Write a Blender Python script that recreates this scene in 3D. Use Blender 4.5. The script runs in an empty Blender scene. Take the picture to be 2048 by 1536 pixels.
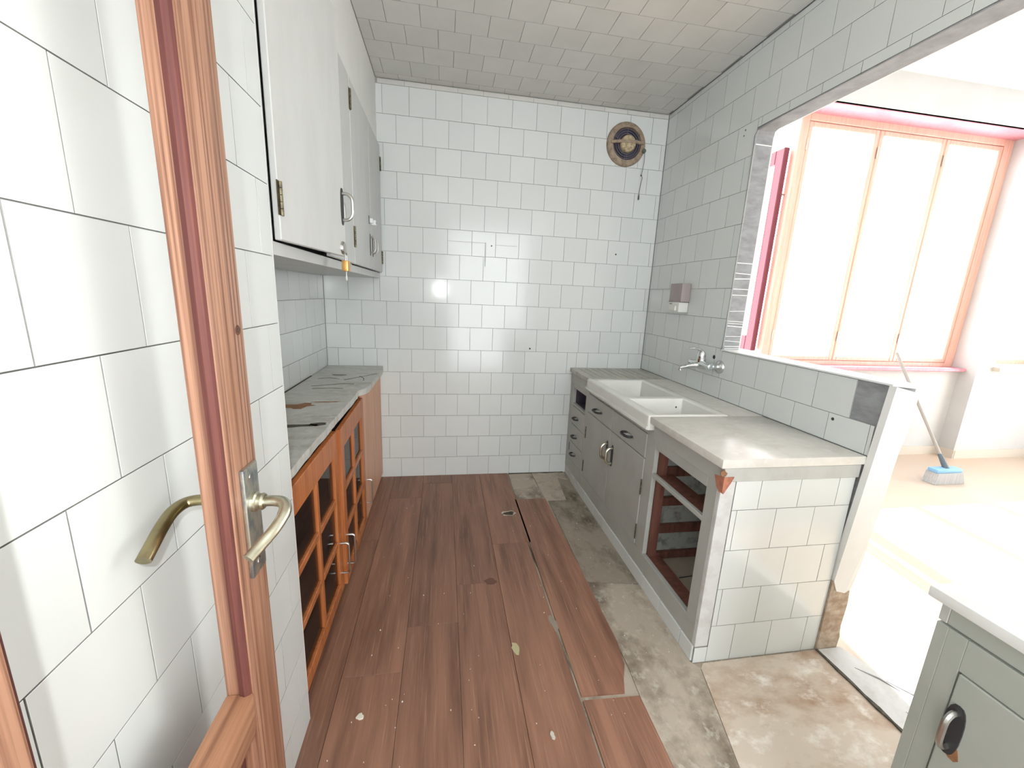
import bpy, bmesh, math, random
from mathutils import Vector, Matrix
random.seed(7)
C = bpy.context.scene.collection
SC = bpy.context.scene
PI = math.pi

# ------------------------------------------------------------------ camera, world, lights, exposure
cam_d = bpy.data.cameras.new('camera')
cam = bpy.data.objects.new('camera', cam_d); C.objects.link(cam)
cam_d.sensor_fit = 'HORIZONTAL'; cam_d.sensor_width = 36.0
cam_d.lens = 806.593 * 36.0 / 2048.0
cam_d.clip_start = 0.02; cam_d.clip_end = 200
_r = Vector((0.98598948, -0.16103529, 0.04350146)); _u = Vector((-0.00740376, 0.21828257, 0.97585752)); _f = Vector((0.16664311, 0.96250733, -0.21403205))
CAM = Vector((0.725547, -2.675358, 1.256848))
cam.matrix_world = Matrix(((_r.x, _u.x, -_f.x, CAM.x), (_r.y, _u.y, -_f.y, CAM.y), (_r.z, _u.z, -_f.z, CAM.z), (0, 0, 0, 1)))
SC.camera = cam

W = bpy.data.worlds.new('overcast_sky'); SC.world = W; W.use_nodes = True
bg = W.node_tree.nodes['Background']
bg.inputs[0].default_value = (0.93, 0.97, 1.0, 1); bg.inputs[1].default_value = 5.4

sun_d = bpy.data.lights.new('sun', 'SUN'); sun_d.energy = 12.0; sun_d.angle = math.radians(1.0); sun_d.color = (1.0, 0.95, 0.88)
sun = bpy.data.objects.new('sun', sun_d); C.objects.link(sun)
sun.rotation_euler = Vector((-0.13, -1.0, -0.98)).to_track_quat('-Z', 'Y').to_euler()

# the phone's own torch, just beside its lens
torch_d = bpy.data.lights.new('phone_torch', 'POINT'); torch_d.energy = 10.0; torch_d.shadow_soft_size = 0.006; torch_d.color = (0.97, 1.0, 0.99)
torch = bpy.data.objects.new('phone_torch', torch_d); C.objects.link(torch)
torch.location = (0.668, -2.675, 1.300)

def portal(name, loc, w, h, direction):
    d = bpy.data.lights.new(name, 'AREA'); d.shape = 'RECTANGLE'; d.size = w; d.size_y = h
    d.cycles.is_portal = True
    o = bpy.data.objects.new(name, d); C.objects.link(o); o.location = loc
    o.rotation_euler = Vector(direction).to_track_quat('-Z', 'Z').to_euler()
portal('sky_portal', (3.87, 0.32, 1.75), 2.8, 1.85, (0, -1, 0))
portal('sky_portal', (5.85, 0.32, 1.75), 1.0, 1.85, (0, -1, 0))
portal('sky_portal', (6.48, -1.35, 1.25), 2.0, 2.5, (-1, 0, 0))

portal('sky_portal', (1.46, -4.5, 1.1), 1.32, 2.3, (0, 1, 0))
SC.view_settings.view_transform = 'Standard'; SC.view_settings.look = 'None'
SC.view_settings.exposure = 0.6; SC.view_settings.gamma = 1.0
SC.view_settings.use_curve_mapping = False

# ------------------------------------------------------------------ materials
def lin(r, g, b):
    f = lambda c: (c/255/12.92) if c/255 <= 0.04045 else ((c/255+0.055)/1.055)**2.4
    return (f(r), f(g), f(b), 1)
def mat(name, col, rough=0.5, metal=0.0, noise=None, noise2=None, bump=None, rnd=0.0, coord='Object', spec=0.5, coat=0):
    """noise = (scale xyz, colour2, lo, hi, detail)"""
    m = bpy.data.materials.new(name); m.use_nodes = True
    nt = m.node_tree; N = nt.nodes; L = nt.links
    p = N['Principled BSDF']; p.inputs['Roughness'].default_value = rough; p.inputs['Metallic'].default_value = metal
    p.inputs['Specular IOR Level'].default_value = spec
    p.inputs['Base Color'].default_value = col
    tc = N.new('ShaderNodeTexCoord'); oi = N.new('ShaderNodeObjectInfo')
    vm = N.new('ShaderNodeVectorMath'); vm.operation = 'ADD'
    sc = N.new('ShaderNodeVectorMath'); sc.operation = 'SCALE'; sc.inputs[0].default_value = (17.3, 9.1, 5.7)
    L.new(oi.outputs['Random'], sc.inputs['Scale'])
    L.new(tc.outputs[coord], vm.inputs[0]); L.new(sc.outputs[0], vm.inputs[1])
    src = None
    cur = None
    for nz in (noise, noise2):
        if not nz: continue
        s, c2, lo, hi, det = nz
        mp = N.new('ShaderNodeMapping'); mp.inputs['Scale'].default_value = s
        L.new(vm.outputs[0], mp.inputs[0])
        t = N.new('ShaderNodeTexNoise'); t.inputs['Scale'].default_value = 1.0; t.inputs['Detail'].default_value = det; t.inputs['Roughness'].default_value = 0.62
        L.new(mp.outputs[0], t.inputs['Vector'])
        mr = N.new('ShaderNodeMapRange'); mr.inputs[1].default_value = lo; mr.inputs[2].default_value = hi
        L.new(t.outputs['Fac'], mr.inputs[0])
        mx = N.new('ShaderNodeMix'); mx.data_type = 'RGBA'
        L.new(mr.outputs[0], mx.inputs['Factor'])
        if cur is None: mx.inputs[6].default_value = col
        else: L.new(cur, mx.inputs[6])
        mx.inputs[7].default_value = c2
        cur = mx.outputs[2]; src = src or t.outputs['Fac']
    if rnd:
        hs = N.new('ShaderNodeHueSaturation')
        mr = N.new('ShaderNodeMapRange'); mr.inputs[3].default_value = 1 - rnd; mr.inputs[4].default_value = 1 + rnd
        L.new(oi.outputs['Random'], mr.inputs[0]); L.new(mr.outputs[0], hs.inputs['Value'])
        if cur is None: hs.inputs['Color'].default_value = col
        else: L.new(cur, hs.inputs['Color'])
        cur = hs.outputs[0]
    if cur is not None: L.new(cur, p.inputs['Base Color'])
    if bump and src is not None:
        b = N.new('ShaderNodeBump'); b.inputs['Strength'].default_value = bump; b.inputs['Distance'].default_value = 0.002
        L.new(src, b.inputs['Height']); L.new(b.outputs[0], p.inputs['Normal'])
    return m

M = {}
M['tile'] = mat('white_glazed_tile', (0.685, 0.712, 0.698, 1), 0.13, rnd=0.025, noise=((9, 9, 9), (0.69, 0.72, 0.70, 1), 0.4, 0.7, 2))
M['ceil_tile'] = mat('ceiling_tile', (0.62, 0.61, 0.58, 1), 0.42, rnd=0.03, noise=((5, 5, 5), (0.57, 0.56, 0.53, 1), 0.4, 0.75, 3))
M['grout_light'] = mat('pale_grout', (0.36, 0.355, 0.335, 1), 0.9)
M['grout'] = mat('grey_grout', (0.33, 0.335, 0.32, 1), 0.9, noise=((30, 30, 30), (0.42, 0.42, 0.40, 1), 0.4, 0.7, 3))
M['mortar'] = mat('grey_mortar', (0.32, 0.33, 0.34, 1), 0.9, noise=((12, 12, 30), (0.22, 0.22, 0.23, 1), 0.4, 0.7, 5), bump=0.4)
M['mortar_light'] = mat('pale_mortar', (0.62, 0.62, 0.61, 1), 0.9, noise=((14, 14, 20), (0.50, 0.48, 0.45, 1), 0.45, 0.75, 5), bump=0.3)
M['brick'] = mat('raw_brick', (0.33, 0.24, 0.17, 1), 0.95, noise=((22, 22, 30), (0.50, 0.42, 0.33, 1), 0.4, 0.65, 6), bump=0.8)
M['plaster'] = mat('white_plaster', (0.80, 0.80, 0.78, 1), 0.8, noise=((3, 3, 3), (0.74, 0.74, 0.72, 1), 0.4, 0.7, 4))
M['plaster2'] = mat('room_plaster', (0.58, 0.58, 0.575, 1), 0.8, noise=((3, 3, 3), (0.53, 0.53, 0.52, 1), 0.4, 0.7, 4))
M['paint_white'] = mat('white_paint', (0.80, 0.81, 0.80, 1), 0.5)
M['plank'] = mat('laminate', lin(156, 114, 93), 0.45, noise=((18, 1.5, 10), lin(112, 79, 64), 0.38, 0.70, 7), noise2=((150, 4.0, 10), lin(176, 133, 108), 0.55, 0.80, 3), rnd=0.10, bump=0.05)
M['cement'] = mat('stained_cement', lin(186, 174, 158), 0.8, noise=((6, 5, 4), lin(120, 107, 92), 0.46, 0.68, 8), noise2=((30, 24, 24), lin(196, 190, 176), 0.54, 0.7, 5), bump=0.25)
M['cement_b'] = mat('pale_cement', lin(205, 192, 176), 0.8, noise=((4, 7, 4), lin(165, 135, 110), 0.45, 0.66, 7), noise2=((14, 20, 4), lin(228, 222, 212), 0.54, 0.72, 5), bump=0.2)
M['cement_dark'] = mat('wet_dark_cement', lin(156, 145, 130), 0.8, noise=((8, 4, 4), lin(98, 88, 74), 0.44, 0.66, 8), noise2=((34, 24, 24), lin(160, 154, 140), 0.55, 0.72, 5), bump=0.3)
M['floor2'] = mat('peach_floor', (0.58, 0.44, 0.33, 1), 0.5, noise=((1.6, 1.6, 1), (0.55, 0.46, 0.38, 1), 0.35, 0.7, 4))
M['skirt'] = mat('beige_skirting', (0.62, 0.56, 0.48, 1), 0.5)
M['cab'] = mat('grey_paint', (0.44, 0.448, 0.42, 1), 0.5, noise=((6, 6, 6), (0.39, 0.39, 0.36, 1), 0.42, 0.72, 6))
M['cab2'] = mat('greenish_grey_paint', (0.34, 0.365, 0.32, 1), 0.5, noise=((6, 6, 6), (0.38, 0.385, 0.35, 1), 0.42, 0.72, 6))
M['cab_white'] = mat('pale_grey_paint', (0.575, 0.58, 0.565, 1), 0.45, noise=((10, 10, 3), (0.53, 0.53, 0.515, 1), 0.42, 0.72, 5))
M['orange'] = mat('orange_varnished_wood', lin(190, 116, 66), 0.4, noise=((60, 60, 3), lin(160, 90, 48), 0.42, 0.68, 5))
M['beigewood'] = mat('beige_plywood', lin(222, 174, 144), 0.5, noise=((40, 40, 2.5), lin(206, 154, 122), 0.42, 0.68, 5))
M['railwood'] = mat('yellow_wood', lin(182, 128, 66), 0.5, noise=((3, 60, 60), lin(150, 100, 50), 0.42, 0.68, 4))
M['door'] = mat('red_brown_pine', lin(168, 126, 102), 0.42, noise=((150, 150, 1.6), lin(112, 74, 57), 0.42, 0.62, 7), noise2=((9, 9, 1.2), lin(132, 88, 62), 0.5, 0.75, 4))
M['door_rail'] = mat('brown_pine_rail', lin(176, 128, 98), 0.45, noise=((70, 1.6, 70), lin(120, 78, 56), 0.42, 0.66, 7))
M['door_dark'] = mat('dark_red_moulding', lin(84, 40, 36), 0.7, noise=((90, 90, 2), lin(112, 60, 48), 0.48, 0.72, 5))
M['redbrown'] = mat('red_brown_wood', lin(116, 74, 62), 0.55, noise=((40, 40, 4), lin(84, 52, 44), 0.42, 0.68, 5))
M['terracotta'] = mat('raw_terracotta', lin(176, 116, 92), 0.9, noise=((40, 40, 40), lin(140, 84, 64), 0.45, 0.7, 4))
M['window_wood'] = mat('peach_varnished_wood', lin(230, 186, 168), 0.4, noise=((60, 60, 3), lin(218, 168, 150), 0.42, 0.68, 5))
M['window_rose'] = mat('rose_painted_wood', lin(212, 146, 158), 0.4, noise=((40, 40, 3), lin(200, 130, 144), 0.42, 0.68, 5))
M['marble'] = mat('dirty_white_marble', (0.66, 0.635, 0.585, 1), 0.22, noise=((5, 9, 5), (0.56, 0.53, 0.475, 1), 0.44, 0.74, 6), noise2=((26, 26, 26), (0.70, 0.685, 0.65, 1), 0.5, 0.75, 4))
M['marble_drain'] = mat('grimy_marble', (0.45, 0.435, 0.385, 1), 0.35, noise=((22, 4, 5), (0.33, 0.31, 0.265, 1), 0.42, 0.66, 6), noise2=((26, 26, 26), (0.55, 0.53, 0.48, 1), 0.5, 0.75, 4))
M['marble_left'] = mat('worn_grey_marble', (0.54, 0.53, 0.49, 1), 0.4, noise=((4, 14, 4), (0.36, 0.345, 0.295, 1), 0.46, 0.70, 8), noise2=((24, 30, 24), (0.62, 0.62, 0.59, 1), 0.48, 0.70, 6), bump=0.35)
M['marble_band'] = mat('grey_stone_band', (0.47, 0.475, 0.45, 1), 0.5, noise=((10, 10, 10), (0.40, 0.395, 0.365, 1), 0.42, 0.7, 5))
M['rust'] = mat('rust_stain', lin(158, 108, 70), 0.7, noise=((30, 60, 30), lin(110, 84, 62), 0.4, 0.65, 6))
M['dirt'] = mat('dark_dirt', lin(92, 86, 76), 0.9, noise=((40, 60, 30), lin(60, 56, 48), 0.4, 0.65, 6))
M['ceramic'] = mat('white_ceramic', (0.74, 0.74, 0.70, 1), 0.16, noise=((10, 10, 10), (0.68, 0.67, 0.62, 1), 0.5, 0.8, 5))
M['chrome'] = mat('chrome', (0.70, 0.73, 0.74, 1), 0.14, 1.0)
M['steel'] = mat('worn_steel', (0.52, 0.51, 0.48, 1), 0.32, 1.0)
M['brass'] = mat('aged_brass', (0.36, 0.31, 0.17, 1), 0.28, 1.0, noise=((30, 30, 30), (0.24, 0.21, 0.12, 1), 0.42, 0.68, 4))
M['brass_pale'] = mat('pale_worn_brass', (0.58, 0.56, 0.44, 1), 0.33, 1.0, noise=((30, 30, 30), (0.38, 0.36, 0.27, 1), 0.45, 0.7, 4))
M['plate'] = mat('scratched_plate', (0.52, 0.51, 0.42, 1), 0.38, 0.9, noise=((60, 60, 30), (0.28, 0.31, 0.33, 1), 0.46, 0.62, 5))
M['gold'] = mat('padlock_brass', lin(214, 164, 96), 0.35, 0.6)
M['black'] = mat('black_iron', (0.03, 0.03, 0.032, 1), 0.5)
M['hinge'] = mat('tarnished_hinge', (0.20, 0.17, 0.10, 1), 0.4, 0.8, noise=((60, 60, 60), (0.08, 0.07, 0.05, 1), 0.4, 0.65, 3))
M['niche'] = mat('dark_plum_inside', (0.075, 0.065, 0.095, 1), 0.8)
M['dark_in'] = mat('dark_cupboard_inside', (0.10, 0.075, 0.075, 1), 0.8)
M['fan_rim'] = mat('grubby_beige_plastic', lin(164, 144, 124), 0.6, noise=((40, 40, 40), lin(118, 104, 88), 0.42, 0.7, 5))
M['fan_hub'] = mat('greasy_beige_plastic', lin(196, 180, 148), 0.6, noise=((60, 60, 60), lin(140, 122, 92), 0.42, 0.66, 5))
M['fan_dark'] = mat('dark_plum_plastic', (0.06, 0.05, 0.075, 1), 0.5)
M['cord'] = mat('dark_cord', (0.10, 0.11, 0.09, 1), 0.8)
M['disp_top'] = mat('smoky_brown_plastic', lin(158, 146, 145), 0.3)
M['disp_bot'] = mat('white_plastic', (0.70, 0.70, 0.66, 1), 0.35)
M['grey_text'] = mat('grey_print', (0.22, 0.22, 0.22, 1), 0.6)
M['broom_blue'] = mat('pale_blue_plastic', lin(130, 178, 216), 0.4)
M['broom_grey'] = mat('dark_grey_plastic', lin(92, 104, 112), 0.5)
M['bristle'] = mat('grey_bristles', (0.50, 0.50, 0.50, 1), 0.9, noise=((200, 200, 4), (0.38, 0.38, 0.38, 1), 0.4, 0.65, 3))
M['handle_alu'] = mat('broom_tube', (0.36, 0.34, 0.31, 1), 0.4)
M['flake'] = mat('paint_flake', (0.62, 0.58, 0.50, 1), 0.8, rnd=0.3)
def glass_mat(name, tint, refl):
    m = bpy.data.materials.new(name); m.use_nodes = True; nt = m.node_tree; N = nt.nodes; L = nt.links
    N.remove(N['Principled BSDF']); out = N['Material Output']
    tr = N.new('ShaderNodeBsdfTransparent'); tr.inputs[0].default_value = tint
    gl = N.new('ShaderNodeBsdfGlossy'); gl.inputs['Roughness'].default_value = 0.03
    lw = N.new('ShaderNodeLayerWeight'); lw.inputs['Blend'].default_value = 0.5
    pw = N.new('ShaderNodeMath'); pw.operation = 'POWER'; pw.inputs[1].default_value = 4.0; L.new(lw.outputs['Facing'], pw.inputs[0])
    fr = N.new('ShaderNodeMath'); fr.operation = 'MULTIPLY_ADD'; fr.inputs[1].default_value = refl; fr.inputs[2].default_value = 0.03; L.new(pw.outputs[0], fr.inputs[0])
    mx = N.new('ShaderNodeMixShader'); L.new(fr.outputs[0], mx.inputs[0]); L.new(tr.outputs[0], mx.inputs[1]); L.new(gl.outputs[0], mx.inputs[2])
    L.new(mx.outputs[0], out.inputs[0]); return m
M['glass'] = glass_mat('clear_glass', (0.97, 0.98, 0.98, 1), 0.5)
M['glass_dirty'] = glass_mat('dusty_glass', (0.55, 0.52, 0.52, 1), 0.5)

# ------------------------------------------------------------------ helpers
ORG = {}
def new_bm(): return bmesh.new()
def box(bm, x0, x1, y0, y1, z0, z1, bev=0.0, seg=1):
    vs = [bm.verts.new((x, y, z)) for x in (x0, x1) for y in (y0, y1) for z in (z0, z1)]
    fs = [(0, 1, 3, 2), (4, 6, 7, 5), (0, 4, 5, 1), (2, 3, 7, 6), (0, 2, 6, 4), (1, 5, 7, 3)]
    faces = [bm.faces.new([vs[i] for i in f]) for f in fs]
    if bev:
        es = list({e for f in faces for e in f.edges})
        bmesh.ops.bevel(bm, geom=es, offset=bev, segments=seg, affect='EDGES', profile=0.6)
def prism(bm, pts, axis, a, b):
    """polygon pts (2d) extruded along axis from a to b; axis x->(y,z), y->(x,z), z->(x,y)"""
    def P(p, t):
        return {'x': (t, p[0], p[1]), 'y': (p[0], t, p[1]), 'z': (p[0], p[1], t)}[axis]
    va = [bm.verts.new(P(p, a)) for p in pts]; vb = [bm.verts.new(P(p, b)) for p in pts]
    n = len(pts)
    bm.faces.new(va); bm.faces.new(vb[::-1])
    for i in range(n): bm.faces.new((va[i], vb[i], vb[(i+1) % n], va[(i+1) % n]))
def tube(bm, pts, rad, n=10, flat=1.0, caps=True):
    pts = [Vector(p) for p in pts]; k = len(pts)
    if not isinstance(rad, (list, tuple)): rad = [rad]*k
    rings = []; prev = None
    for i, p in enumerate(pts):
        t = (pts[min(i+1, k-1)] - pts[max(i-1, 0)]).normalized()
        if prev is None:
            a = Vector((0, 0, 1)) if abs(t.z) < 0.9 else Vector((1, 0, 0))
            u = t.cross(a).normalized()
        else:
            u = (prev - t*prev.dot(t)).normalized()
        v = t.cross(u); prev = u
        rings.append([bm.verts.new(p + rad[i]*(math.cos(2*PI*j/n)*u + flat*math.sin(2*PI*j/n)*v)) for j in range(n)])
    for i in range(k-1):
        for j in range(n):
            bm.faces.new((rings[i][j], rings[i][(j+1) % n], rings[i+1][(j+1) % n], rings[i+1][j]))
    if caps:
        bm.faces.new(rings[0][::-1]); bm.faces.new(rings[-1])
def lathe(bm, c, axis, prof, n=32, cap0=True, cap1=True):
    """prof: list of (offset along axis, radius)"""
    ax = Vector(axis).normalized(); a = Vector((0, 0, 1)) if abs(ax.z) < 0.9 else Vector((1, 0, 0))
    u = ax.cross(a).normalized(); v = ax.cross(u); c = Vector(c); rings = []
    for o, r in prof:
        rings.append([bm.verts.new(c + ax*o + r*(math.cos(2*PI*j/n)*u + math.sin(2*PI*j/n)*v)) for j in range(n)])
    for i in range(len(prof)-1):
        for j in range(n):
            bm.faces.new((rings[i][j], rings[i][(j+1) % n], rings[i+1][(j+1) % n], rings[i+1][j]))
    if cap0: bm.faces.new(rings[0][::-1])
    if cap1: bm.faces.new(rings[-1])
def smooth_path(pts, k=6):
    pts = [Vector(p) for p in pts]; out = []
    for i in range(len(pts)-1):
        p0 = pts[max(i-1, 0)]; p1 = pts[i]; p2 = pts[i+1]; p3 = pts[min(i+2, len(pts)-1)]
        for j in range(k):
            t = j/k
            out.append(0.5*((2*p1) + (p2-p0)*t + (2*p0-5*p1+4*p2-p3)*t*t + (3*p1-p0-3*p2+p3)*t**3))
    out.append(pts[-1]); return out
def link(o, parent, origin):
    C.objects.link(o); ORG[o.name] = Vector(origin)
    if parent is not None:
        o.parent = parent; o.location = Vector(origin) - ORG[parent.name]
    else: o.location = origin
def obj(name, bm, m, parent=None, origin=None, smooth=False):
    bmesh.ops.recalc_face_normals(bm, faces=bm.faces[:])
    if origin is None:
        xs = [v.co for v in bm.verts]
        origin = Vector([(min(c[i] for c in xs)+max(c[i] for c in xs))/2 for i in range(3)])
    origin = Vector(origin)
    for v in bm.verts: v.co -= origin
    me = bpy.data.meshes.new(name); bm.to_mesh(me); bm.free()
    me.materials.append(m)
    if smooth:
        for p in me.polygons: p.use_smooth = True
        me.set_sharp_from_angle(angle=math.radians(38))
    o = bpy.data.objects.new(name, me); link(o, parent, origin); return o
def bobj(name, m, parent, *boxes, bev=0.0, seg=1, **kw):
    bm = new_bm()
    for b in boxes: box(bm, *b, bev, seg)
    return obj(name, bm, m, parent, smooth=(seg > 1), **kw)
def empty(name, loc, parent=None):
    o = bpy.data.objects.new(name, None); o.empty_display_size = 0.1; link(o, parent, loc); return o
def tag(o, label, cat, group=None):
    o['label'] = label; o['category'] = cat
    if group: o['group'] = group
    return o
def thing(name, loc, label, cat, group=None): return tag(empty(name, loc), label, cat, group)
def struct(o): o['kind'] = 'structure'; return o

TILE_CACHE = {}
def tile_mesh(w, h, m, t=0.005):
    k = (round(w, 3), round(h, 3), m.name)
    if k in TILE_CACHE: return TILE_CACHE[k]
    c = 0.0005; x, z = w/2, h/2
    vs = [(-x, t, -z), (x, t, -z), (x, t, z), (-x, t, z), (-x, c*.6, -z), (x, c*.6, -z), (x, c*.6, z), (-x, c*.6, z),
          (-x+c, 0, -z+c), (x-c, 0, -z+c), (x-c, 0, z-c), (-x+c, 0, z-c)]
    fs = [(8, 9, 10, 11)] + [(4+i, 4+(i+1) % 4, 8+(i+1) % 4, 8+i) for i in range(4)] + [(i, (i+1) % 4, 4+(i+1) % 4, 4+i) for i in range(4)]
    me = bpy.data.meshes.new('tile'); me.from_pydata(vs, [], fs); me.materials.append(m); me.materials.append(M['grout_light'] if m is M['ceil_tile'] else M['grout'])
    for p in me.polygons[5:]: p.material_index = 1
    me.update()
    TILE_CACHE[k] = me; return me
def subtract(r, h):
    a0, a1, b0, b1 = r; c0, c1, d0, d1 = h
    if a1 <= c0 or a0 >= c1 or b1 <= d0 or b0 >= d1: return [r]
    out = []
    if a0 < c0: out.append((a0, c0, b0, b1))
    if a1 > c1: out.append((c1, a1, b0, b1))
    m0, m1 = max(a0, c0), min(a1, c1)
    if b0 < d0: out.append((m0, m1, b0, d0))
    if b1 > d1: out.append((m0, m1, d1, b1))
    return out
T = 0.15; J = 0.0017
def tile_field(parent, frame, a_rng, b_rng, a0, b0, m, holes=(), par=0, skip=()):
    """tiles over a (along) x b (rows); rows at b0+k*T, joints at a0+n*T, alternate rows shifted by T/2.
    frame(a,b) -> world point of the tile's face; frame.rot = euler"""
    P, rot = frame
    k = math.floor((b_rng[0]-b0)/T)
    while b0+k*T < b_rng[1]-1e-4:
        rb0, rb1 = max(b0+k*T, b_rng[0]), min(b0+(k+1)*T, b_rng[1])
        off = a0 + (T/2 if (k+par) % 2 else 0)
        n = math.floor((a_rng[0]-off)/T)
        while off+n*T < a_rng[1]-1e-4:
            ra0, ra1 = max(off+n*T, a_rng[0]), min(off+(n+1)*T, a_rng[1])
            rects = [(ra0, ra1, rb0, rb1)]
            for h in holes:
                rects = [q for r in rects for q in subtract(r, h)]
            for (p0, p1, q0, q1) in rects:
                w, h = p1-p0-J, q1-q0-J
                if w < 0.008 or h < 0.008: continue
                o = bpy.data.objects.new('tile', tile_mesh(w, h, m))
                link(o, parent, P((p0+p1)/2, (q0+q1)/2))
                o.rotation_euler = rot
                o.rotation_euler.x += random.uniform(-.0028, .0028); o.rotation_euler.z += random.uniform(-.0028, .0028)
            n += 1
        k += 1

# ------------------------------------------------------------------ room shell
XR = 2.1235          # tiled face of the right wall
ZC = 2.418           # ceiling
XP = 0.342           # face of the near left wall
YP = -1.645          # where the near left wall ends and the alcove begins
L0 = 4.93*T          # a tile course line on the back wall

# floor of the kitchen
fl = struct(bobj('floor', M['cement'], None, (-0.1, 2.17, -4.4, 0.0, -0.12, -0.004)))
def slabp(m, pts, z1=0.0):
    bm = new_bm(); prism(bm, pts, 'z', -0.004, z1); return obj('cement_screed', bm, m, fl)
slabp(M['cement_b'], [(1.330, -4.2), (1.345, -2.6), (1.547, -1.93), (1.630, -1.63), (1.650, -1.612), (2.122, -1.612), (2.12, -1.9), (2.118, -4.2)])
slabp(M['cement_dark'], [(1.382, -0.42), (1.374, -1.16), (1.606, -1.20), (1.606, -0.16), (1.53, -0.10), (1.50, -0.42)], .001)
slabp(M['cement'], [(1.374, -1.163), (1.372, -1.6), (1.360, -1.75), (1.352, -2.1), (1.344, -2.58), (1.545, -1.93), (1.626, -1.63), (1.606, -1.60), (1.606, -1.203)], .0008)
bm = new_bm()
prism(bm, [(1.188, -0.385), (1.187, -0.004), (1.355, -0.004), (1.362, -0.385)], 'z', -0.004, 0.0)
obj('cement_screed', bm, M['cement'], fl)
bm = new_bm(); prism(bm, [(1.36, -0.004), (1.368, -0.42), (1.50, -0.42), (1.53, -0.10), (1.606, -0.15), (1.606, -0.004)], 'z', -0.004, 0.0005)
obj('cement_screed', bm, M['cement'], fl)

# laminate planks, one by one
cols = [(0.02, 0.205, [(-4.2, -2.4), (-2.4, -1.0), (-1.0, -0.005)]), (0.205, 0.400, [(-4.2, -1.95), (-1.95, -0.75), (-0.75, -0.005)]),
        (0.400, 0.595, [(-4.2, -2.6), (-2.6, -1.52), (-1.52, -0.32), (-0.32, -0.005)]),
        (0.595, 0.787, [(-4.2, -2.55), (-2.55, -1.331), (-1.331, -0.13), (-0.13, -0.005)]),
        (0.787, 0.977, [(-4.2, -2.35), (-2.35, -1.122), (-1.122, -0.005)]),
        (0.977, 1.164, [(-4.2, -2.05), (-2.05, -0.842), (-0.842, -0.005)])]
plank_end = []
for x0, x1, segs in cols:
    for y0, y1 in segs:
        bobj('plank', M['plank'], fl, (x0+.0006, x1-.0006 + (.018 if x1 > 1.1 and y0 > -.85 else 0), y0+.0006, y1-.0006, -0.004, 0.004), bev=0.0007)
bm = new_bm()        # last row, with its broken corner
prism(bm, [(1.172, -0.392), (1.172, -1.676), (1.318, -1.682), (1.334, -1.640), (1.362, -1.585), (1.376, -1.49), (1.369, -0.392)], 'z', -0.004, 0.004)
obj('plank', bm, M['plank'], fl)
bm = new_bm(); prism(bm, [(1.172, -1.692), (1.166, -2.9), (1.352, -2.9), (1.362, -1.70)], 'z', -0.004, 0.004)
obj('plank', bm, M['plank'], fl)
bm = new_bm(); prism(bm, [(1.166, -2.904), (1.160, -4.2), (1.348, -4.2), (1.352, -2.904)], 'z', -0.004, 0.004)
obj('plank', bm, M['plank'], fl)
def blob(cx, cy, rx, ry, n=11, jit=0.35, ang=0.0):
    out = []
    for i in range(n):
        a = 2*PI*i/n; k = 1 + random.uniform(-jit, jit)
        x, y = rx*k*math.cos(a), ry*k*math.sin(a)
        out.append((cx + x*math.cos(ang)-y*math.sin(ang), cy + x*math.sin(ang)+y*math.cos(ang)))
    return out
def patch(name, m, cx, cy, rx, ry, z0, z1, ang=0.0, jit=.3, parent=fl, n=11):
    bm = new_bm(); prism(bm, blob(cx, cy, rx, ry, n, jit, ang), 'z', z0, z1); return obj(name, bm, m, parent)
patch('torn_rim', M['cement_b'], 1.108, -0.552, 0.050, 0.030, 0.003, 0.0048)
patch('torn_hole', M['dirt'], 1.112, -0.552, 0.034, 0.020, 0.004, 0.0054)
patch('torn_hole', M['cement_dark'], 1.158, -1.375, 0.012, 0.052, 0.003, 0.0048, 0.12)
patch('torn_hole', M['cement_dark'], 1.166, -1.50, 0.004, 0.10, 0.003, 0.0045, 0.05)
patch('torn_hole', M['dirt'], 1.166, -0.95, 0.0035, 0.09, 0.003, 0.0045, 0.02)
patch('scuff', mat('scuffed_laminate', lin(112, 78, 64), 0.6), 0.940, -1.115, 0.028, 0.020, 0.003, 0.0044)
patch('paint_spot', mat('pale_green_paint', lin(186, 180, 140), 0.5), 0.990, -1.474, 0.012, 0.026, 0.003, 0.0047, 0.3)
patch('plaster_chip', M['flake'], 0.485, -1.657, 0.010, 0.010, 0.004, 0.010)
patch('plaster_chip', M['flake'], 1.047, -1.784, 0.006, 0.010, 0.004, 0.009)
bm = new_bm()
for i in range(110):
    if i < 70: x, y = random.uniform(0.38, 1.30), random.uniform(-2.1, -0.3)
    else: x, y = random.uniform(1.40, 1.60), random.uniform(-1.6, -0.2)
    r = random.choice((.001, .0012, .0015, .0022))
    z = 0.004 if x < 1.36 else 0.001
    prism(bm, blob(x, y, r, r*random.uniform(.6, 1.6), 5, .4), 'z', z, z+0.002)
deb = obj('debris', bm, M['flake']); deb['kind'] = 'stuff'
tag(deb, 'pale paint flecks and plaster crumbs scattered over the kitchen floor', 'debris')

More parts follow.
